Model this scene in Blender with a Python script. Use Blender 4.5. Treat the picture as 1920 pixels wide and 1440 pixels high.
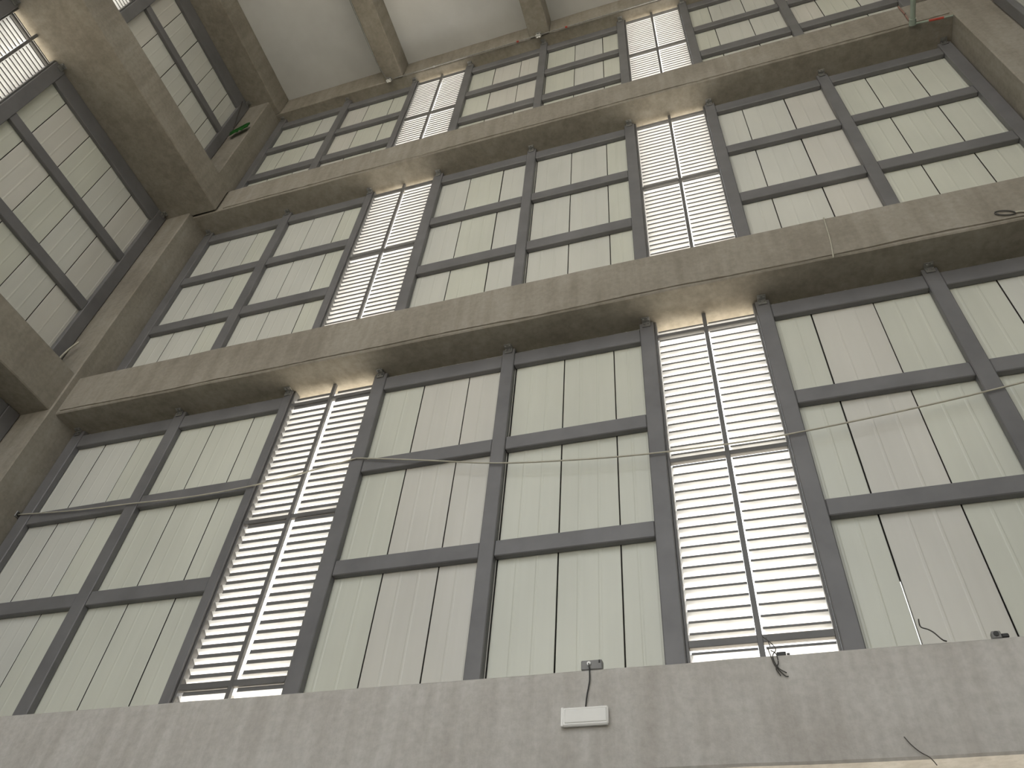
import bpy, bmesh, math, random
from mathutils import Matrix, Vector, noise
random.seed(7)
for o in list(bpy.data.objects):
    bpy.data.objects.remove(o)
scene = bpy.context.scene
COL = scene.collection

# ------------------------------------------------------------------ camera
cam_d = bpy.data.cameras.new('camera'); cam = bpy.data.objects.new('camera', cam_d); COL.objects.link(cam)
RIGHT = Vector((0.95131869, 0.29976232, 0.07166104))
UP = Vector((0.17131983, -0.70758327, 0.68554754))
FWD = Vector((-0.25620748, 0.63989723, 0.72449242))
cam.matrix_world = Matrix(((RIGHT.x, UP.x, -FWD.x, 2.9273), (RIGHT.y, UP.y, -FWD.y, -6.9264),
                           (RIGHT.z, UP.z, -FWD.z, -3.2656), (0, 0, 0, 1)))
cam_d.sensor_width = 36.0; cam_d.lens = 36.0 * 1448.7 / 1920.0; cam_d.clip_end = 300
scene.camera = cam

# ------------------------------------------------------------------ world, sun, exposure
world = bpy.data.worlds.new('overcast_sky'); scene.world = world; world.use_nodes = True
bg = world.node_tree.nodes['Background']
bg.inputs['Color'].default_value = (0.965, 0.985, 1.0, 1); bg.inputs['Strength'].default_value = 3.0
sun_d = bpy.data.lights.new('sun', 'SUN'); sun_d.energy = 25.0; sun_d.angle = math.radians(6); sun_d.color = (1.0, 0.945, 0.84)
sun = bpy.data.objects.new('sun', sun_d); COL.objects.link(sun)
sun.location = (-12, 30, 40)
sun.rotation_euler = Vector((0.28, -0.62, -0.95)).to_track_quat('-Z', 'Y').to_euler()
scene.view_settings.view_transform = 'Standard'; scene.view_settings.look = 'None'
scene.view_settings.gamma = 1.0; scene.view_settings.use_curve_mapping = False
scene.view_settings.exposure = -0.12
scene.cycles.use_denoising = True
scene.cycles.max_bounces = 10; scene.cycles.diffuse_bounces = 6; scene.cycles.transmission_bounces = 6
scene.cycles.sample_clamp_indirect = 6.0

# ------------------------------------------------------------------ materials
def new_mat(name):
    m = bpy.data.materials.new(name); m.use_nodes = True
    nt = m.node_tree; b = nt.nodes['Principled BSDF']
    return m, nt, b
def node(nt, kind, **kw):
    n = nt.nodes.new(kind)
    for k, v in kw.items():
        if hasattr(n, k) and not isinstance(v, tuple): setattr(n, k, v)
        else: n.inputs[k].default_value = v
    return n
def pos_scaled(nt, s):
    g = nt.nodes.new('ShaderNodeNewGeometry'); mp = nt.nodes.new('ShaderNodeMapping')
    mp.inputs['Scale'].default_value = s
    nt.links.new(g.outputs['Position'], mp.inputs['Vector']); return mp.outputs['Vector']
def noise_tex(nt, vec, scale, detail=4.0, rough=0.55):
    n = nt.nodes.new('ShaderNodeTexNoise'); n.inputs['Scale'].default_value = scale
    n.inputs['Detail'].default_value = detail; n.inputs['Roughness'].default_value = rough
    nt.links.new(vec, n.inputs['Vector']); return n.outputs['Fac']
def ramp(nt, fac, stops):
    r = nt.nodes.new('ShaderNodeValToRGB')
    e = r.color_ramp.elements
    e[0].position, e[0].color = stops[0][0], (*stops[0][1], 1)
    e[1].position, e[1].color = stops[-1][0], (*stops[-1][1], 1)
    for p, c in stops[1:-1]:
        x = e.new(p); x.color = (*c, 1)
    nt.links.new(fac, r.inputs['Fac']); return r.outputs['Color']
def mix(nt, a, b, fac, mode='MIX'):
    m = nt.nodes.new('ShaderNodeMix'); m.data_type = 'RGBA'; m.blend_type = mode
    if isinstance(fac, float): m.inputs[0].default_value = fac
    else: nt.links.new(fac, m.inputs[0])
    nt.links.new(a, m.inputs[6]); nt.links.new(b, m.inputs[7]); return m.outputs[2]
def bump(nt, b, h, strength, dist=0.01):
    n = nt.nodes.new('ShaderNodeBump'); n.inputs['Strength'].default_value = strength; n.inputs['Distance'].default_value = dist
    nt.links.new(h, n.inputs['Height']); nt.links.new(n.outputs['Normal'], b.inputs['Normal'])

def concrete_mat(name, dark, mid, light):
    m, nt, b = new_mat(name)
    blot = noise_tex(nt, pos_scaled(nt, (1, 1, 1)), 0.9, 6, 0.6)
    base = ramp(nt, blot, [(0.30, dark), (0.5, mid), (0.72, light)])
    streak = noise_tex(nt, pos_scaled(nt, (5.5, 5.5, 0.5)), 1.0, 4, 0.6)
    stc = ramp(nt, streak, [(0.35, (0.74, 0.72, 0.69)), (0.6, (1, 1, 1))])
    col = mix(nt, base, stc, 0.55, 'MULTIPLY')
    fine = noise_tex(nt, pos_scaled(nt, (1, 1, 1)), 14.0, 5, 0.65)
    fc = ramp(nt, fine, [(0.32, (0.80, 0.79, 0.77)), (0.62, (1.06, 1.05, 1.04))])
    col = mix(nt, col, fc, 0.6, 'MULTIPLY')
    nt.links.new(col, b.inputs['Base Color']); b.inputs['Roughness'].default_value = 0.88
    b.inputs['Specular IOR Level'].default_value = 0.25
    bump(nt, b, fine, 0.35, 0.008); return m
def plain(name, c, rough=0.5, metal=0.0, var=0.06, scale=3.0):
    m, nt, b = new_mat(name)
    n1 = noise_tex(nt, pos_scaled(nt, (1, 1, 1)), scale, 4, 0.6)
    col = ramp(nt, n1, [(0.3, tuple(v * (1 - var * 2) for v in c)), (0.7, tuple(v * (1 + var) for v in c))])
    nt.links.new(col, b.inputs['Base Color'])
    b.inputs['Roughness'].default_value = rough; b.inputs['Metallic'].default_value = metal; return m
M_CONC = concrete_mat('rough_concrete', (0.228, 0.209, 0.178), (0.268, 0.249, 0.215), (0.312, 0.293, 0.259))
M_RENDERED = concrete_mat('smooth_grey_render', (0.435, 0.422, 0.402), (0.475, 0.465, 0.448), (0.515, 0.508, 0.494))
M_SLAB = plain('ceiling_plaster', (0.575, 0.585, 0.59), 0.85, 0, 0.05, 0.7)
M_FLOOR = concrete_mat('floor_concrete', (0.16, 0.15, 0.14), (0.21, 0.20, 0.19), (0.27, 0.26, 0.25))

def panel_mat(name, c):
    m, nt, b = new_mat(name)
    n1 = noise_tex(nt, pos_scaled(nt, (1.3, 1.3, 0.45)), 1.0, 3, 0.5)
    lo = tuple(v * 0.93 for v in c); hi = tuple(min(1, v * 1.05) for v in c)
    col = ramp(nt, n1, [(0.3, lo), (0.7, hi)])
    n2 = noise_tex(nt, pos_scaled(nt, (16, 16, 0.8)), 1.0, 2, 0.5)
    c2 = ramp(nt, n2, [(0.3, (0.965, 0.965, 0.96)), (0.7, (1, 1, 1))])
    col = mix(nt, col, c2, 0.7, 'MULTIPLY')
    nt.links.new(col, b.inputs['Base Color']); b.inputs['Roughness'].default_value = 0.27
    b.inputs['Specular IOR Level'].default_value = 0.45
    bump(nt, b, n2, 0.12, 0.004); return m
M_PANEL = [panel_mat('cream_panel_%s' % k, c) for k, c in
           (('greenish', (0.545, 0.558, 0.497)), ('grey', (0.545, 0.552, 0.515)), ('warm', (0.552, 0.545, 0.506)))]

M_STEEL = plain('grey_painted_steel', (0.142, 0.141, 0.146), 0.45, 0.0, 0.10, 1.6)
M_LOUVF = plain('louvre_frame_paint', (0.115, 0.113, 0.112), 0.45, 0.0, 0.08, 3)
M_SKIN = plain('dark_backing', (0.06, 0.058, 0.052), 0.8)
M_GALV = plain('galvanised_metal', (0.33, 0.33, 0.32), 0.4, 0.7, 0.12, 20)
M_LIP = plain('slat_lip', (0.13, 0.13, 0.13), 0.5, 0, 0.05, 6)
M_WHITE = plain('white_plastic', (0.80, 0.80, 0.79), 0.35, 0, 0.02, 4)
M_LENS = plain('milky_cover', (0.72, 0.72, 0.70), 0.2, 0, 0.02, 4)
M_BOXGREY = plain('grey_plastic', (0.20, 0.20, 0.20), 0.5, 0, 0.05, 12)
M_BLACK = plain('black_rubber', (0.018, 0.018, 0.018), 0.5, 0, 0.1, 12)
M_DARKWIRE = plain('dark_wire', (0.05, 0.045, 0.04), 0.6, 0, 0.1, 12)
M_PALEWIRE = plain('pale_cable', (0.42, 0.40, 0.33), 0.55, 0, 0.06, 12)
M_GREEN = plain('green_plastic', (0.02, 0.17, 0.02), 0.55, 0, 0.25, 18)
M_PIPE = plain('pale_green_pipe', (0.30, 0.36, 0.31), 0.45, 0, 0.06, 8)
M_RUST = plain('reddish_sheath', (0.26, 0.15, 0.12), 0.6, 0, 0.1, 10)
M_RED = plain('red_sleeve', (0.42, 0.06, 0.04), 0.5, 0, 0.1, 10)
M_GROUND = plain('outdoor_ground', (0.56, 0.51, 0.42), 0.9, 0, 0.15, 0.3)
M_ADDED = plain('added_block_grey', (0.30, 0.29, 0.27), 0.9, 0, 0.08, 0.4)
def slat_mat():
    m = bpy.data.materials.new('white_louvre_blade'); m.use_nodes = True; nt = m.node_tree
    b = nt.nodes['Principled BSDF']; out = nt.nodes['Material Output']
    n1 = noise_tex(nt, pos_scaled(nt, (2, 2, 2)), 3.0, 3, 0.5)
    col = ramp(nt, n1, [(0.3, (0.80, 0.80, 0.80)), (0.7, (0.90, 0.90, 0.89))])
    nt.links.new(col, b.inputs['Base Color']); b.inputs['Roughness'].default_value = 0.4
    t = nt.nodes.new('ShaderNodeBsdfTranslucent'); nt.links.new(col, t.inputs['Color'])
    mx = nt.nodes.new('ShaderNodeMixShader'); mx.inputs[0].default_value = 0.40
    nt.links.new(b.outputs[0], mx.inputs[1]); nt.links.new(t.outputs[0], mx.inputs[2])
    nt.links.new(mx.outputs[0], out.inputs['Surface']); return m
M_BLADE = slat_mat()

# ------------------------------------------------------------------ builders
def add_box(bm, x0, x1, y0, y1, z0, z1, bev=0.0, mi=0):
    vs = [bm.verts.new((x, y, z)) for x in (x0, x1) for y in (y0, y1) for z in (z0, z1)]
    fs = [bm.faces.new([vs[i] for i in q]) for q in
          ((0, 1, 3, 2), (4, 6, 7, 5), (0, 4, 5, 1), (2, 3, 7, 6), (0, 2, 6, 4), (1, 5, 7, 3))]
    for f in fs: f.material_index = mi
    if bev:
        es = list({e for f in fs for e in f.edges})
        bmesh.ops.bevel(bm, geom=es, offset=bev, segments=1, affect='EDGES')
    return vs
def add_tube(bm, pts, r, n=6, caps=True):
    pts = [Vector(p) for p in pts]; rings = []
    for i, p in enumerate(pts):
        t = (pts[min(i + 1, len(pts) - 1)] - pts[max(i - 1, 0)]).normalized()
        a = t.cross(Vector((0, 0, 1)))
        if a.length < 0.05: a = t.cross(Vector((1, 0, 0)))
        a.normalize(); c = t.cross(a)
        rings.append([bm.verts.new(p + (a * math.cos(2 * math.pi * k / n) + c * math.sin(2 * math.pi * k / n)) * r) for k in range(n)])
    for A, B in zip(rings, rings[1:]):
        for k in range(n): bm.faces.new((A[k], A[(k + 1) % n], B[(k + 1) % n], B[k]))
    if caps: bm.faces.new(rings[0][::-1]); bm.faces.new(rings[-1])
def smooth_path(pts, per=6):
    P = [Vector(p) for p in pts]; out = []
    for i in range(len(P) - 1):
        p0, p1, p2, p3 = P[max(i - 1, 0)], P[i], P[i + 1], P[min(i + 2, len(P) - 1)]
        for k in range(per):
            t = k / per
            out.append(0.5 * ((2 * p1) + (p2 - p0) * t + (2 * p0 - 5 * p1 + 4 * p2 - p3) * t * t + (3 * p1 - p0 - 3 * p2 + p3) * t ** 3))
    out.append(P[-1]); return out
def mesh_of(bm, name, mats):
    bmesh.ops.recalc_face_normals(bm, faces=bm.faces)
    me = bpy.data.meshes.new(name); bm.to_mesh(me); bm.free()
    for m in (mats if isinstance(mats, (list, tuple)) else [mats]): me.materials.append(m)
    return me
def link(name, data, parent=None, loc=(0, 0, 0)):
    o = bpy.data.objects.new(name, data); COL.objects.link(o); o.location = loc
    if parent is not None: o.parent = parent
    return o
def obj(name, bm, mat, parent=None, loc=(0, 0, 0), smooth=False):
    me = mesh_of(bm, name, mat)
    if smooth:
        for p in me.polygons: p.use_smooth = True
    return link(name, me, parent, loc)
def tag(o, label=None, cat=None, group=None, kind=None):
    if label: o['label'] = label
    if cat: o['category'] = cat
    if group: o['group'] = group
    if kind: o['kind'] = kind
    return o
def box_part(name, dims, mat, parent, bev=0.0):
    """a box given in parent coordinates, its origin at its own centre bottom"""
    x0, x1, y0, y1, z0, z1 = dims
    c = ((x0 + x1) / 2, (y0 + y1) / 2, z0)
    bm = bmesh.new(); add_box(bm, x0 - c[0], x1 - c[0], y0 - c[1], y1 - c[1], 0, z1 - z0, bev)
    return obj(name, bm, mat, parent, c)
def concrete_part(name, dims, mat, parent, amp=0.007, seed=0.0):
    """cast concrete: bevelled box cut into a grid, faces and arrises slightly uneven"""
    x0, x1, y0, y1, z0, z1 = dims
    c = Vector(((x0 + x1) / 2, (y0 + y1) / 2, z0))
    bm = bmesh.new(); add_box(bm, x0 - c.x, x1 - c.x, y0 - c.y, y1 - c.y, 0, z1 - z0, 0.018)
    for ax, a, b in ((0, x0 - c.x, x1 - c.x), (1, y0 - c.y, y1 - c.y), (2, 0, z1 - z0)):
        n = max(1, int((b - a) / 0.45))
        for i in range(1, n):
            no = [0, 0, 0]; no[ax] = 1; co = [0, 0, 0]; co[ax] = a + (b - a) * i / n
            bmesh.ops.bisect_plane(bm, geom=bm.verts[:] + bm.edges[:] + bm.faces[:], plane_co=co, plane_no=no)
    for v in bm.verts:
        q = (v.co + c) * 1.7 + Vector((seed, seed * 2, 0))
        v.co += Vector((noise.noise(q), noise.noise(q + Vector((9, 0, 0))), noise.noise(q + Vector((0, 9, 0))))) * amp
    return obj(name, bm, mat, parent, tuple(c))
WALLS = {'back': Matrix.Identity(4),
         'left': Matrix.Translation((-8.5, 0, 0)) @ Matrix.Rotation(math.pi / 2, 4, 'Z'),
         'right': Matrix.Translation((8.62, 0, 0)) @ Matrix.Rotation(-math.pi / 2, 4, 'Z')}
def root(name, wall='back', loc=(0, 0, 0)):
    o = bpy.data.objects.new(name, None); COL.objects.link(o)
    o.empty_display_size = 0.3
    o.matrix_world = WALLS[wall] @ Matrix.Translation(loc); return o

# levels of the concrete frame (sill of the first tier = 0)
FLOOR = -4.9
BEAM_Z = [(-0.87, 0.0), (5.235, 6.131), (11.467, 12.36), (17.41, 18.32)]
TIERS = [(0.0, 5.235), (6.131, 11.467), (12.36, 17.41)]
RAILS = [[(1.67, 1.87), (3.27, 3.478), (4.87, 5.12)],
         [(7.804, 8.045), (9.436, 9.66), (11.06, 11.32)],
         [(13.84, 14.12), (15.35, 15.58), (16.86, 17.14)]]
YF = -15.6                                   # inner face of the wall behind the camera

# ------------------------------------------------------------------ setting: floor, ceiling, ground
def slab(name, dims, mat):
    x0, x1, y0, y1, z0, z1 = dims
    bm = bmesh.new(); add_box(bm, x0, x1, y0, y1, z0, z1); return tag(obj(name, bm, mat), kind='structure')
slab('floor', (-9.0, 9.2, YF - 0.7, 0.4, FLOOR - 0.3, FLOOR), M_FLOOR)
slab('ground', (-90, 90, -90, 90, FLOOR - 0.6, FLOOR - 0.35), M_GROUND)
ceiling = root('ceiling', 'back', (0, 0, 18.32)); tag(ceiling, kind='structure')
concrete_part('slab', (-8.7, 8.9, YF - 0.5, 0.3, 0, 0.3), M_SLAB, ceiling, 0.003)
for k, x in enumerate((-4.36, -0.23, 3.90)):
    concrete_part('ceiling_beam', (x, x + 0.53, YF, -0.29, -0.91, 0.02), M_CONC, ceiling, 0.006, 3.0 + k)

# ------------------------------------------------------------------ setting: the wall ahead
wall_back = root('wall_back'); tag(wall_back, kind='structure')
BD = [0.57, 0.57, 0.57, 0.30]
for k, (z0, z1) in enumerate(BEAM_Z):
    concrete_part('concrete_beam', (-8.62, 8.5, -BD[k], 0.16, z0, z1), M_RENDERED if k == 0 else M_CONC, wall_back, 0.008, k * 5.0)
def fin(u0, u1, d, z, parent, seed):
    """rough lip of mortar left by the formwork along the lower front arris"""
    bm = bmesh.new(); n = int((u1 - u0) / 0.12); R = []
    for i in range(n + 1):
        x = u0 + (u1 - u0) * i / n; a = noise.noise(Vector((x * 2.1, seed, 0))); b = noise.noise(Vector((x * 5.3, seed, 4)))
        h = 0.040 + 0.030 * a; p = 0.020 + 0.014 * b; o = 0.035 + 0.03 * noise.noise(Vector((x * 0.6, seed, 9)))
        R.append([bm.verts.new(c) for c in ((x, -d + 0.02, z + o), (x, -d - p, z + o + 0.006), (x, -d - p * 0.8, z + o + h), (x, -d + 0.02, z + o + h + 0.01))])
    for A, B in zip(R, R[1:]):
        for k in range(4): bm.faces.new((A[k], A[(k + 1) % 4], B[(k + 1) % 4], B[k]))
    bm.faces.new(R[0]); bm.faces.new(R[-1])
    obj('mortar_lip', bm, M_CONC, parent)
fin(-7.7, 7.85, 0.57, 5.235, wall_back, 1.0); fin(-7.0, 7.85, 0.57, 11.467, wall_back, 5.0); 
concrete_part('concrete_column', (-8.66, -7.78, -0.685, 0.2, FLOOR, 18.3), M_CONC, wall_back, 0.008, 21)
concrete_part('concrete_column', (7.90, 8.80, -0.58, 0.2, FLOOR, 18.3), M_CONC, wall_back, 0.008, 33)

def panel_mesh(w, h):
    """sandwich panel: folded edges, two pencil ribs"""
    bm = bmesh.new()
    e, t = 0.005, 0.05
    xs = [(0, 0.004), (e, 0.0), (w * 0.33 - 0.02, 0), (w * 0.33 - 0.008, -0.003), (w * 0.33 + 0.008, -0.003), (w * 0.33 + 0.02, 0),
          (w * 0.67 - 0.02, 0), (w * 0.67 - 0.008, -0.003), (w * 0.67 + 0.008, -0.003), (w * 0.67 + 0.02, 0), (w - e, 0.0), (w, 0.004), (w, t), (0, t)]
    lo = [bm.verts.new((x, y, 0)) for x, y in xs]; hi = [bm.verts.new((x, y, h)) for x, y in xs]
    n = len(xs)
    for i in range(n):
        f = bm.faces.new((lo[i], lo[(i + 1) % n], hi[(i + 1) % n], hi[i]))
        if i >= 11: f.material_index = 1        # dark gasket along the joint
    bm.faces.new(lo[::-1]); bm.faces.new(hi)
    return bm
def panels(parent, edges, z0, z1, rnd, gap=0.015):
    for i, (a, b) in enumerate(zip(edges, edges[1:])):
        w = b - a - gap
        o = obj('wall_panel', panel_mesh(w, z1 - z0), [M_PANEL[rnd.choice((0, 0, 1, 1, 2))], M_SKIN], parent,
                (a + gap / 2, rnd.uniform(-0.002, 0.002), z0))
        o.rotation_euler = (rnd.uniform(-0.0006, 0.0006), rnd.uniform(-0.0005, 0.0005), rnd.uniform(-0.003, 0.003))
SEC = {'A': [-7.77, -6.98, -6.27, -5.56, -4.85, -4.12, -3.49],
       'B': [-2.02, -1.22, -0.51, 0.2, 0.91, 1.61, 2.17],
       'C': [3.57, 4.20, 4.95, 5.66, 6.36, 7.08, 7.89]}
for t, (z0, z1) in enumerate(TIERS):
    for s, e in SEC.items():
        rnd = random.Random(t * 10 + ord(s))
        panels(wall_back, e, z0 + 0.004, z1 - 0.004, rnd)
        y0, y1 = 0.056, 0.075
        if s == 'C' and t == 0:      # daylight leaks through an unsealed joint low in this section
            box_part('outer_skin', (e[0], 4.192, y0, y1, z0, z1), M_SKIN, wall_back)
            box_part('outer_skin', (4.210, e[-1], y0, y1, z0, z1), M_SKIN, wall_back)
            box_part('outer_skin', (4.192, 4.210, y0, y1, 0.95, z1), M_SKIN, wall_back)
        else:
            box_part('outer_skin', (e[0], e[-1], y0, y1, z0, z1), M_SKIN, wall_back)
# ground tier under the lowest beam, mostly below the picture
gp = [-7.77, -6.98, -6.27, -5.56, -4.85, -4.12, -3.4, -2.7, -1.95, -1.22, -0.51, 0.2, 0.91, 1.61, 2.2]
panels(wall_back, gp, FLOOR, -0.88, random.Random(3)); box_part('outer_skin', (gp[0], gp[-1], 0.056, 0.075, FLOOR, -0.88), M_SKIN, wall_back)
panels(wall_back, [6.4, 7.1, 7.89], FLOOR, -0.88, random.Random(4)); box_part('outer_skin', (6.4, 7.89, 0.056, 0.075, FLOOR, -0.88), M_SKIN, wall_back)

# ------------------------------------------------------------------ setting: side walls
LEFT_X = [0.75, 0.70, 1.36, 0.86]            # depth of each left beam, measured from the panel face
wall_left = root('wall_left', 'left'); tag(wall_left, kind='structure')
for k, (z0, z1) in enumerate(BEAM_Z):
    concrete_part('concrete_beam', (YF, -0.60 if k < 3 else -0.3, -LEFT_X[k], 0.14, z0, z1), M_CONC, wall_left, 0.008, 40 + k * 3)
concrete_part('concrete_column', (-9.6, -8.8, -0.70, 0.2, FLOOR, 18.3), M_CONC, wall_left, 0.008, 51)
LSEAM = [[-3.70, -2.98, -2.28, -1.58], [-3.70, -2.98, -2.28, -1.58], [-3.55, -2.82, -2.10, -1.37]]
for t, (z0, z1) in enumerate(TIERS):
    for e in ([-4.36] + LSEAM[t] + [-0.695], [-8.79, -8.2, -7.5, -6.8, -6.1, -5.45], [-15.5, -14.5, -13.5, -12.5, -11.5, -10.5, -9.61]):
        panels(wall_left, e, z0 + 0.004, z1 - 0.004, random.Random(t * 7 + int(e[0])))
        box_part('outer_skin', (e[0], e[-1], 0.056, 0.075, z0, z1), M_SKIN, wall_left)
e = [-15.5, -14.3, -13.1, -11.9, -10.7, -9.5, -8.3, -7.1, -5.9, -4.7, -3.5, -2.3, -1.5, -0.73]
panels(wall_left, e, FLOOR, -0.88, random.Random(9)); box_part('outer_skin', (e[0], e[-1], 0.056, 0.075, FLOOR, -0.88), M_SKIN, wall_left)

wall_right = root('wall_right', 'right'); tag(wall_right, kind='structure')
for k, (z0, z1) in enumerate(BEAM_Z):
    concrete_part('concrete_beam', (0.5, -YF, -0.12 if k < 2 else -0.10, 0.3, z0, z1), M_CONC, wall_right, 0.006, 60 + k)
for t, (z0, z1) in enumerate(TIERS + [(FLOOR, -0.87)]):
    e = [0.57 + 0.715 * i for i in range(21)]
    panels(wall_right, e, z0 + 0.004, z1 - 0.004, random.Random(t + 70))
    box_part('outer_skin', (e[0], e[-1], 0.056, 0.075, z0, z1), M_SKIN, wall_right)

# wall behind the camera: bare concrete frame, its bays still open to the daylight
wall_front = root('wall_front', 'back', (0, YF, 0)); tag(wall_front, kind='structure')
for k, (z0, z1) in enumerate(BEAM_Z):
    concrete_part('concrete_beam', (-8.7, 8.7, -0.55, 0, z0, z1), M_CONC, wall_front, 0.006, 80 + k)
for x in (-8.7, -3.0, 2.7, 7.9):
    concrete_part('concrete_column', (x, x + 0.8, -0.6, 0.02, FLOOR, 18.3), M_CONC, wall_front, 0.006, 90 + x)

# ------------------------------------------------------------------ louvred window strips
def slat_data(w, lip, short):
    """one blade: sloping white strip with a turned lip along its inner edge"""
    bm = bmesh.new()
    prof = [(-0.030, 0.0), (0.060, -0.070), (0.062, -0.066), (-0.028, 0.004)]
    A = [bm.verts.new((0, y, z)) for y, z in prof]; B = [bm.verts.new((w, y, z)) for y, z in prof]
    for i in range(4): bm.faces.new((A[i], A[(i + 1) % 4], B[(i + 1) % 4], B[i])).material_index = 0
    bm.faces.new(A[::-1]); bm.faces.new(B)
    add_box(bm, short, w, -0.034, -0.029, -0.004, lip, 0.0, 1)
    return mesh_of(bm, 'slat', [M_BLADE, M_LIP])
WIN = [0]
def louvre(wall, u0, u1, z0, z1, bars, lip, short, label):
    WIN[0] += 1
    r = root('window_%d' % WIN[0], wall, ((u0 + u1) / 2, 0, z0)); tag(r, label=label, kind='structure')
    h = z1 - z0; w = u1 - u0; j = 0.028; m = 0.052
    box_part('window_frame', (-w / 2, -w / 2 + j, -0.07, 0.06, 0, h), M_LOUVF, r, 0.004)
    box_part('window_frame', (w / 2 - j, w / 2, -0.07, 0.06, 0, h), M_LOUVF, r, 0.004)
    box_part('mullion', (-m / 2, m / 2, -0.075, -0.02, 0, h), M_LOUVF, r, 0.004)
    stops = [0.0]
    for b, bh in bars:
        box_part('transom', (-w / 2 + j, w / 2 - j, -0.07, -0.005, b - bh / 2, b + bh / 2), M_LOUVF, r, 0.004)
        stops += [b - bh / 2, b + bh / 2]
    stops.append(h)
    sw = w / 2 - j - m / 2 - 0.006
    data = slat_data(sw, lip, short)
    P = 0.12
    for a, b in zip(stops[0::2], stops[1::2]):
        n = max(1, int(round((b - a) / P))); p = (b - a) / n
        for i in range(n):
            z = a + p * (i + 0.62)
            if z > b - 0.03 or z > h - 0.13: continue
            for s in (0, 1):
                o = link('slat', data, r, (-w / 2 + j + 0.003 if s == 0 else m / 2 + 0.003, 0, z))
    return r
TN = ['lowest', 'middle', 'top']
L1 = (-3.475, -2.055); L2 = (2.200, 3.550)
for t, (z0, z1) in enumerate(TIERS):
    if t == 0: bars = [(0.425, 0.075), (2.70, 0.06), (4.93, 0.055)]
    elif t == 1: bars = [(2.83, 0.05), (z1 - z0 - 0.16, 0.03)]
    else: bars = [(2.70, 0.05), (z1 - z0 - 0.16, 0.03)]
    louvre('back', *L1, z0, z1, bars, 0.042 if t == 0 else 0.036, 0.05 if t == 0 else 0.015,
           'bright louvred strip left of the centre panels, %s tier of the wall ahead' % TN[t])
    louvre('back', *L2, z0, z1, bars, 0.020 if t == 0 else 0.028, 0.012,
           'bright louvred strip right of the centre panels, %s tier of the wall ahead' % TN[t])
    louvre('left', -5.42, -4.38, z0, z1, [(2.7, 0.05), (z1 - z0 - 0.24, 0.05)], 0.022, 0.012,
           'bright louvred strip on the left side wall, %s tier' % TN[t])
louvre('back', 2.2, 6.4, FLOOR, -0.88, [(2.0, 0.06)], 0.016, 0.012, 'wide louvred opening under the lowest beam of the wall ahead')

# ------------------------------------------------------------------ steel frames
def bracket(parent, u, z):
    bm = bmesh.new()
    add_box(bm, u - 0.055, u + 0.055, -0.20, -0.04, z - 0.014, z, 0.002)
    add_box(bm, u - 0.055, u + 0.055, -0.126, -0.114, z - 0.11, z - 0.01, 0.002)
    for s in (-0.03, 0.03):
        add_box(bm, u + s - 0.012, u + s + 0.012, -0.185, -0.161, z - 0.035, z - 0.012, 0.003)
        add_box(bm, u + s - 0.011, u + s + 0.011, -0.142, -0.124, z - 0.07, z - 0.048, 0.003)
    obj('bracket', bm, M_GALV, parent)
def steel_frame(wall, posts, rails, z0, z1, label, brackets=True):
    c = (posts[0][0] + posts[-1][1]) / 2
    r = root('steel_grid', wall, (c, 0, z0))
    tag(r, label, 'steel grid', 'grey steel grids in front of the panels')
    for a, b in posts:
        box_part('post', (a - c, b - c, -0.108, -0.006, 0, z1 - z0 - 0.012), M_STEEL, r, 0.010)
        if brackets: bracket(r, (a + b) / 2 - c, z1 - z0 - 0.002)
    for (p, q) in zip(posts, posts[1:]):
        for a, b in rails:
            box_part('rail', (p[1] - c + 0.001, q[0] - c - 0.001, -0.096, -0.004, a - z0 - 0.006, b - z0 + 0.004), M_STEEL, r, 0.010)
    return r
PA = [(-7.745, -7.52), (-5.683, -5.47), (-3.62, -3.478)]
PB = [(-2.050, -1.848), (0.0, 0.186), (2.0, 2.195)]
PC = [(3.555, 3.74), (5.60, 5.792), (7.66, 7.875)]
for t, (z0, z1) in enumerate(TIERS):
    for P, w in ((PA, 'between the left corner column and the left louvred strip'), (PB, 'between the two louvred strips'),
                 (PC, 'between the right louvred strip and the right column')):
        steel_frame('back', P, RAILS[t], z0, z1, 'grey steel grid %s, %s tier' % (w, TN[t]))
    steel_frame('left', [(-5.64, -5.43), (-5.42 + 1.042, -4.13), (-0.95, -0.70)][1:], RAILS[t][:2] + [(RAILS[t][2][0], z1 - 0.02)], z0, z1,
                'grey steel grid on the left side wall beside the corner, %s tier' % TN[t], t > 0)
    if t == 1: steel_frame('left', [(-8.78, -8.58), (-5.64, -5.43)], RAILS[t][:2] + [(RAILS[t][2][0], z1 - 0.02)], z0, z1,
                'grey steel grid on the left side wall nearer than its louvred strip, %s tier' % TN[t], t > 0)
    if t == 1: steel_frame('right', [(0.60, 0.80), (3.2, 3.4), (5.9, 6.1)], RAILS[t], z0, z1,
                'grey steel grid on the right side wall, %s tier' % TN[t], False)

# ------------------------------------------------------------------ fittings on the wall ahead
# white emergency light with its box and lead
el = root('emergency_light', 'back', (1.366, -0.578, -0.51)); tag(el, 'white oblong emergency light on the lowest concrete beam, hanging under a black lead', 'lamp')
box_part('back_plate', (-0.195, 0.195, -0.018, 0.0, 0.004, 0.152), M_WHITE, el, 0.004)
bm = bmesh.new()
add_box(bm, -0.203, 0.203, -0.048, -0.018, 0.0, 0.158, 0.012); hs = obj('housing', bm, M_WHITE, el)
bm = bmesh.new(); add_box(bm, -0.172, 0.190, -0.054, -0.046, 0.022, 0.140, 0.006); obj('diffuser', bm, M_LENS, hs)
box_part('end_cap', (-0.206, -0.180, -0.052, -0.016, -0.002, 0.160), M_WHITE, el, 0.006)
jb = root('junction_box', 'back', (1.415, -0.53, 0.0)); tag(jb, 'small grey junction box standing on the sill above the white light', 'junction box')
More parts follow.
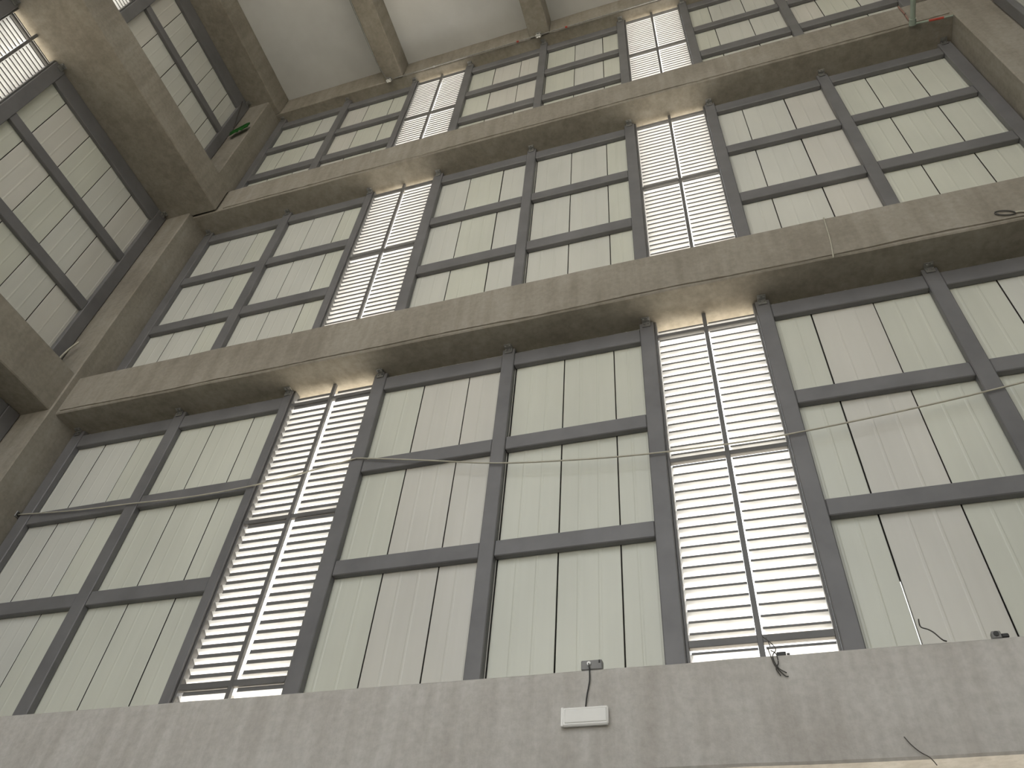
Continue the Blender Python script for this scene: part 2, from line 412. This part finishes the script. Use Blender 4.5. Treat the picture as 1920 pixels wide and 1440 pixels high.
box_part('case', (-0.095, 0.095, -0.04, 0.03, 0.0, 0.088), M_BOXGREY, jb, 0.006)
bm = bmesh.new(); add_tube(bm, [(-0.02, -0.036, 0.05), (-0.02, -0.058, 0.05)], 0.018, 10); obj('cable_gland', bm, M_WHITE, jb)
box_part('latch', (0.065, 0.08, -0.046, -0.038, 0.055, 0.083), M_BLACK, jb, 0.002)
def wire(name, pts, r, mat, label, cat='wire', group=None, per=6, n=6):
    o = Vector(pts[0]); bm = bmesh.new(); add_tube(bm, [Vector(p) - o for p in smooth_path(pts, per)], r, n)
    return tag(obj(name, bm, mat, None, tuple(o), True), label, cat, group)
wire('power_lead', [(1.395, -0.585, 0.05), (1.403, -0.592, -0.02), (1.402, -0.588, -0.12), (1.380, -0.588, -0.24), (1.372, -0.60, -0.345)],
     0.0062, M_BLACK, 'black lead running down from the junction box to the white light', 'cable')
# cable strung across the lowest tier
wire('strung_cable', [(-7.77, -0.13, 3.47), (-6.6, -0.135, 3.36), (-5.55, -0.14, 3.31), (-4.5, -0.14, 3.26), (-3.5, -0.135, 3.29), (-2.6, -0.13, 3.40), (-1.95, -0.125, 3.50)],
     0.010, M_PALEWIRE, 'thin pale cable sagging from the left column to the post beside the left louvred strip', 'cable')
wire('strung_cable', [(-1.95, -0.13, 3.50), (-0.9, -0.14, 3.25), (0.1, -0.14, 3.01), (1.1, -0.14, 2.87), (2.0, -0.14, 2.79), (3.0, -0.14, 2.76), (3.7, -0.14, 2.78), (4.9, -0.14, 2.88), (6.0, -0.135, 3.02), (7.0, -0.13, 3.2), (7.89, -0.13, 3.38)],
     0.010, M_PALEWIRE, 'thin pale cable sagging across the centre panels and the right louvred strip', 'cable')
an = root('cable_anchor', 'back', (-7.775, -0.13, 3.42)); tag(an, 'small dark eye bolt on the left corner column holding the cable', 'bolt')
box_part('plate', (-0.005, 0.012, -0.04, 0.04, 0.0, 0.10), M_GALV, an, 0.003)
bm = bmesh.new(); add_tube(bm, [(0.02 + 0.0, 0.028 * math.cos(a), 0.05 + 0.028 * math.sin(a)) for a in [i * math.pi / 6 for i in range(13)]], 0.007, 6); obj('eye', bm, M_DARKWIRE, an)

# tangled wires at the foot of the right louvred strip
wb = root('wire_bundle', 'back', (2.95, -0.585, 0.0)); tag(wb, 'tangle of dark loose wires hanging over the sill under the right louvred strip', 'wires')
for pts in ([(2.93, -0.12, 0.40), (2.95, -0.30, 0.22), (2.93, -0.52, 0.09), (2.94, -0.585, -0.01), (2.96, -0.59, -0.10), (3.02, -0.588, -0.19), (3.05, -0.586, -0.20)],
            [(2.90, -0.11, 0.42), (2.97, -0.28, 0.25), (2.99, -0.5, 0.08), (2.955, -0.585, -0.02), (2.98, -0.59, -0.12), (3.04, -0.588, -0.17)],
            [(2.95, -0.53, 0.06), (2.985, -0.585, 0.0), (2.99, -0.59, -0.08), (2.965, -0.59, -0.13), (2.99, -0.588, -0.19)]):
    bm = bmesh.new(); add_tube(bm, [p - Vector((2.95, -0.585, 0)) for p in smooth_path(pts)], 0.0045, 6); obj('strand', bm, M_DARKWIRE, wb, smooth=True)
cb = root('wire_connector', 'back', (3.02, -0.52, 0.0)); tag(cb, 'small black connector block on the sill beside the loose wires', 'connector')
box_part('body', (-0.03, 0.045, -0.03, 0.02, 0.0, 0.035), M_BLACK, cb, 0.004)
box_part('terminal', (0.05, 0.075, -0.02, 0.01, 0.0, 0.025), M_BLACK, cb, 0.003)
wire('loose_wire', [(4.165, -0.40, 0.30), (4.15, -0.46, 0.20), (4.19, -0.50, 0.15), (4.215, -0.55, 0.09), (4.25, -0.575, 0.015), (4.28, -0.56, 0.006)], 0.0055, M_DARKWIRE,
     'dark bent wire end sticking up from the sill before the panels right of the louvres', 'wire')
sk = root('sill_socket', 'back', (4.655, -0.53, 0.0)); tag(sk, 'small dark cable socket on the sill near the right edge', 'socket')
box_part('body', (-0.045, 0.02, -0.035, 0.03, 0.0, 0.06), M_BOXGREY, sk, 0.006)
bm = bmesh.new(); add_tube(bm, [(-0.015, -0.034, 0.032), (-0.015, -0.046, 0.032)], 0.02, 10); obj('face', bm, M_BLACK, sk)
box_part('plug', (0.022, 0.075, -0.02, 0.02, 0.008, 0.042), M_BLACK, sk, 0.006)
wire('thin_wire', [(3.77, -0.588, -0.72), (3.80, -0.589, -0.775), (3.845, -0.588, -0.83), (3.90, -0.59, -0.875), (3.93, -0.592, -0.93)], 0.0035, M_DARKWIRE,
     'thin dark wire slanting down the lowest concrete beam near its bottom edge', 'wire')
wire('plumb_line', [(4.64, -0.585, 6.12), (4.625, -0.588, 5.85), (4.61, -0.588, 5.6), (4.59, -0.588, 5.4), (4.565, -0.59, 5.20)], 0.009, M_PALEWIRE,
     'pale cord hanging down the face of the second concrete beam', 'cord')
hk = root('cable_loop', 'back', (6.58, -0.59, 5.40)); tag(hk, 'flat wire loop on the second concrete beam at the right edge', 'wire loop')
bm = bmesh.new(); add_tube(bm, [(0.10 * math.cos(a), 0, 0.05 * math.sin(a) - 0.1 * math.cos(a) * 0.35) for a in [i * math.pi / 8 for i in range(17)]], 0.009, 6); obj('loop', bm, M_DARKWIRE, hk)
bm = bmesh.new(); add_tube(bm, [(0.10, 0, -0.03), (0.16, -0.002, -0.04), (0.3, 0.0, -0.10), (0.55, 0.0, -0.16)], 0.012, 6); obj('tail', bm, M_PALEWIRE, hk)

# conduit and spotlights under the ceiling edge
cd = root('conduit', 'back', (0, -0.335, 17.39)); tag(cd, 'thin metal conduit along the top concrete beam under the ceiling', 'conduit')
bm = bmesh.new(); add_tube(bm, [(-4.05, 0, 0), (-1.9, 0, 0.004), (0, 0, -0.004), (2.0, 0, 0), (5.0, 0, 0)], 0.014, 8); obj('tube', bm, M_GALV, cd)
for x in (-2.9, -0.55, 0.75):
    box_part('clip', (x - 0.03, x + 0.03, -0.02, 0.02, -0.022, 0.02), M_RED if x > -1 else M_GALV, cd, 0.004)
wire('ceiling_cable', [(-4.375, -2.6, 17.40), (-4.372, -1.8, 17.395), (-4.37, -1.0, 17.40), (-4.28, -0.45, 17.38), (-4.2, -0.33, 17.36)], 0.012, M_GALV,
     'thin cable along the left lower edge of the first ceiling beam', 'cable')
for k, x in enumerate((-4.19, 0.02)):
    s = root('spotlight', 'back', (x, -0.36, 17.26)); tag(s, ('small metal spotlight at the end of the first ceiling beam from the left corner', 'small metal spotlight at the end of the second ceiling beam from the left corner')[k], 'lamp')
    box_part('base_plate', (-0.07, 0.07, -0.05, 0.05, 0.10, 0.115), M_GALV, s, 0.003)
    for q in (-0.066, 0.058):
        box_part('arm', (q, q + 0.008, -0.02, 0.02, -0.04, 0.11), M_GALV, s, 0.002)
    for q in (-0.03, 0.03):
        bm = bmesh.new()
        rings = [(0.0, 0.028), (-0.05, 0.034), (-0.075, 0.046), (-0.08, 0.040), (-0.06, 0.012)]
        R = [[bm.verts.new((q + r_ * math.cos(i * math.pi / 5), -0.005 + r_ * math.sin(i * math.pi / 5), 0.05 + zz)) for i in range(10)] for zz, r_ in rings]
        for A, B in zip(R, R[1:]):
            for i in range(10): bm.faces.new((A[i], A[(i + 1) % 10], B[(i + 1) % 10], B[i]))
        bm.faces.new(R[0]); bm.faces.new(R[-1])
        obj('lamp_head', bm, M_WHITE, s)

# pipe in the upper right corner
pp = root('pipe', 'back', (7.235, -0.60, 11.44)); tag(pp, 'pale green pipe running from the upper right beam towards the viewer', 'pipe')
bm = bmesh.new(); add_tube(bm, [(0, 0.0, 0), (0, -0.35, 0.0), (0, -1.0, 0.005), (0, -3.0, 0.0)], 0.045, 10); obj('tube', bm, M_PIPE, pp)
bm = bmesh.new(); add_tube(bm, [(0, 0.02, 0), (0, -0.09, 0)], 0.062, 10); obj('socket', bm, M_PIPE, pp)
wr = root('wall_conduit', 'back', (7.23, -0.60, 11.41)); tag(wr, 'thin conduit with a red sleeve along the beam edge in the upper right corner', 'conduit')
bm = bmesh.new(); add_tube(bm, [(0.05, 0, 0), (0.25, 0, -0.03)], 0.018, 8); obj('tube', bm, M_PIPE, wr)
bm = bmesh.new(); add_tube(bm, [(0.25, 0, -0.03), (0.48, 0, -0.065)], 0.021, 8); obj('sleeve', bm, M_RED, wr)
bm = bmesh.new(); add_tube(bm, [(0.48, 0, -0.065), (0.62, 0, -0.085)], 0.016, 8); obj('tail', bm, M_PIPE, wr)
wire('riser_cable', [(7.255, -0.585, 12.37), (7.25, -0.59, 12.0), (7.235, -0.59, 11.7), (7.225, -0.60, 11.46)], 0.016, M_RUST, 'thin reddish cable running up the third beam beside the green pipe', 'cable')

# green scrap and rod in the left corner
gs = bmesh.new()
nx, nz = 9, 7
G = [[gs.verts.new(((i / (nx - 1) - 0.5) * 0.52 * (1 - 0.3 * abs(j / (nz - 1) - 0.5)), 0.05 * noise.noise(Vector((i * 0.9, j * 0.8, 3))),
      (j / (nz - 1) - 0.5) * 0.34 + (i / (nx - 1) - 0.3) * 0.24 + 0.05 * noise.noise(Vector((i * 0.7, j, 7))))) for j in range(nz)] for i in range(nx)]
for i in range(nx - 1):
    for j in range(nz - 1): gs.faces.new((G[i][j], G[i + 1][j], G[i + 1][j + 1], G[i][j + 1]))
bmesh.ops.solidify(gs, geom=gs.faces[:], thickness=0.012)
go = obj('plastic_scrap', gs, M_GREEN, None, (-7.98, -0.80, 15.55), True)
tag(go, 'small crumpled green plastic scrap caught in the top left corner', 'plastic scrap')
wire('steel_rod', [(-8.36, -0.98, 17.15), (-8.365, -0.86, 16.6), (-8.33, -0.78, 16.1), (-8.26, -0.80, 15.85)], 0.012, M_DARKWIRE, 'thin dark rod crossing the top left side panels above the green scrap', 'rod')
wire('rebar_stub', [(-8.28, -0.80, 6.30), (-8.30, -0.80, 6.52), (-8.22, -0.80, 6.78), (-8.12, -0.79, 6.95)], 0.018, M_PALEWIRE, 'short pale rod leaning in the left corner on the second beam', 'rod')

# ------------------------------------------------------------------ outside: block added only to darken the gaps between the left louvre blades
blocker = root('added_dark_block', 'back', (-22, 24, FLOOR - 0.35)); tag(blocker, kind='structure')
box_part('block', (-14, 10, -4, 4, 0, 16), M_ADDED, blocker, 0.1)
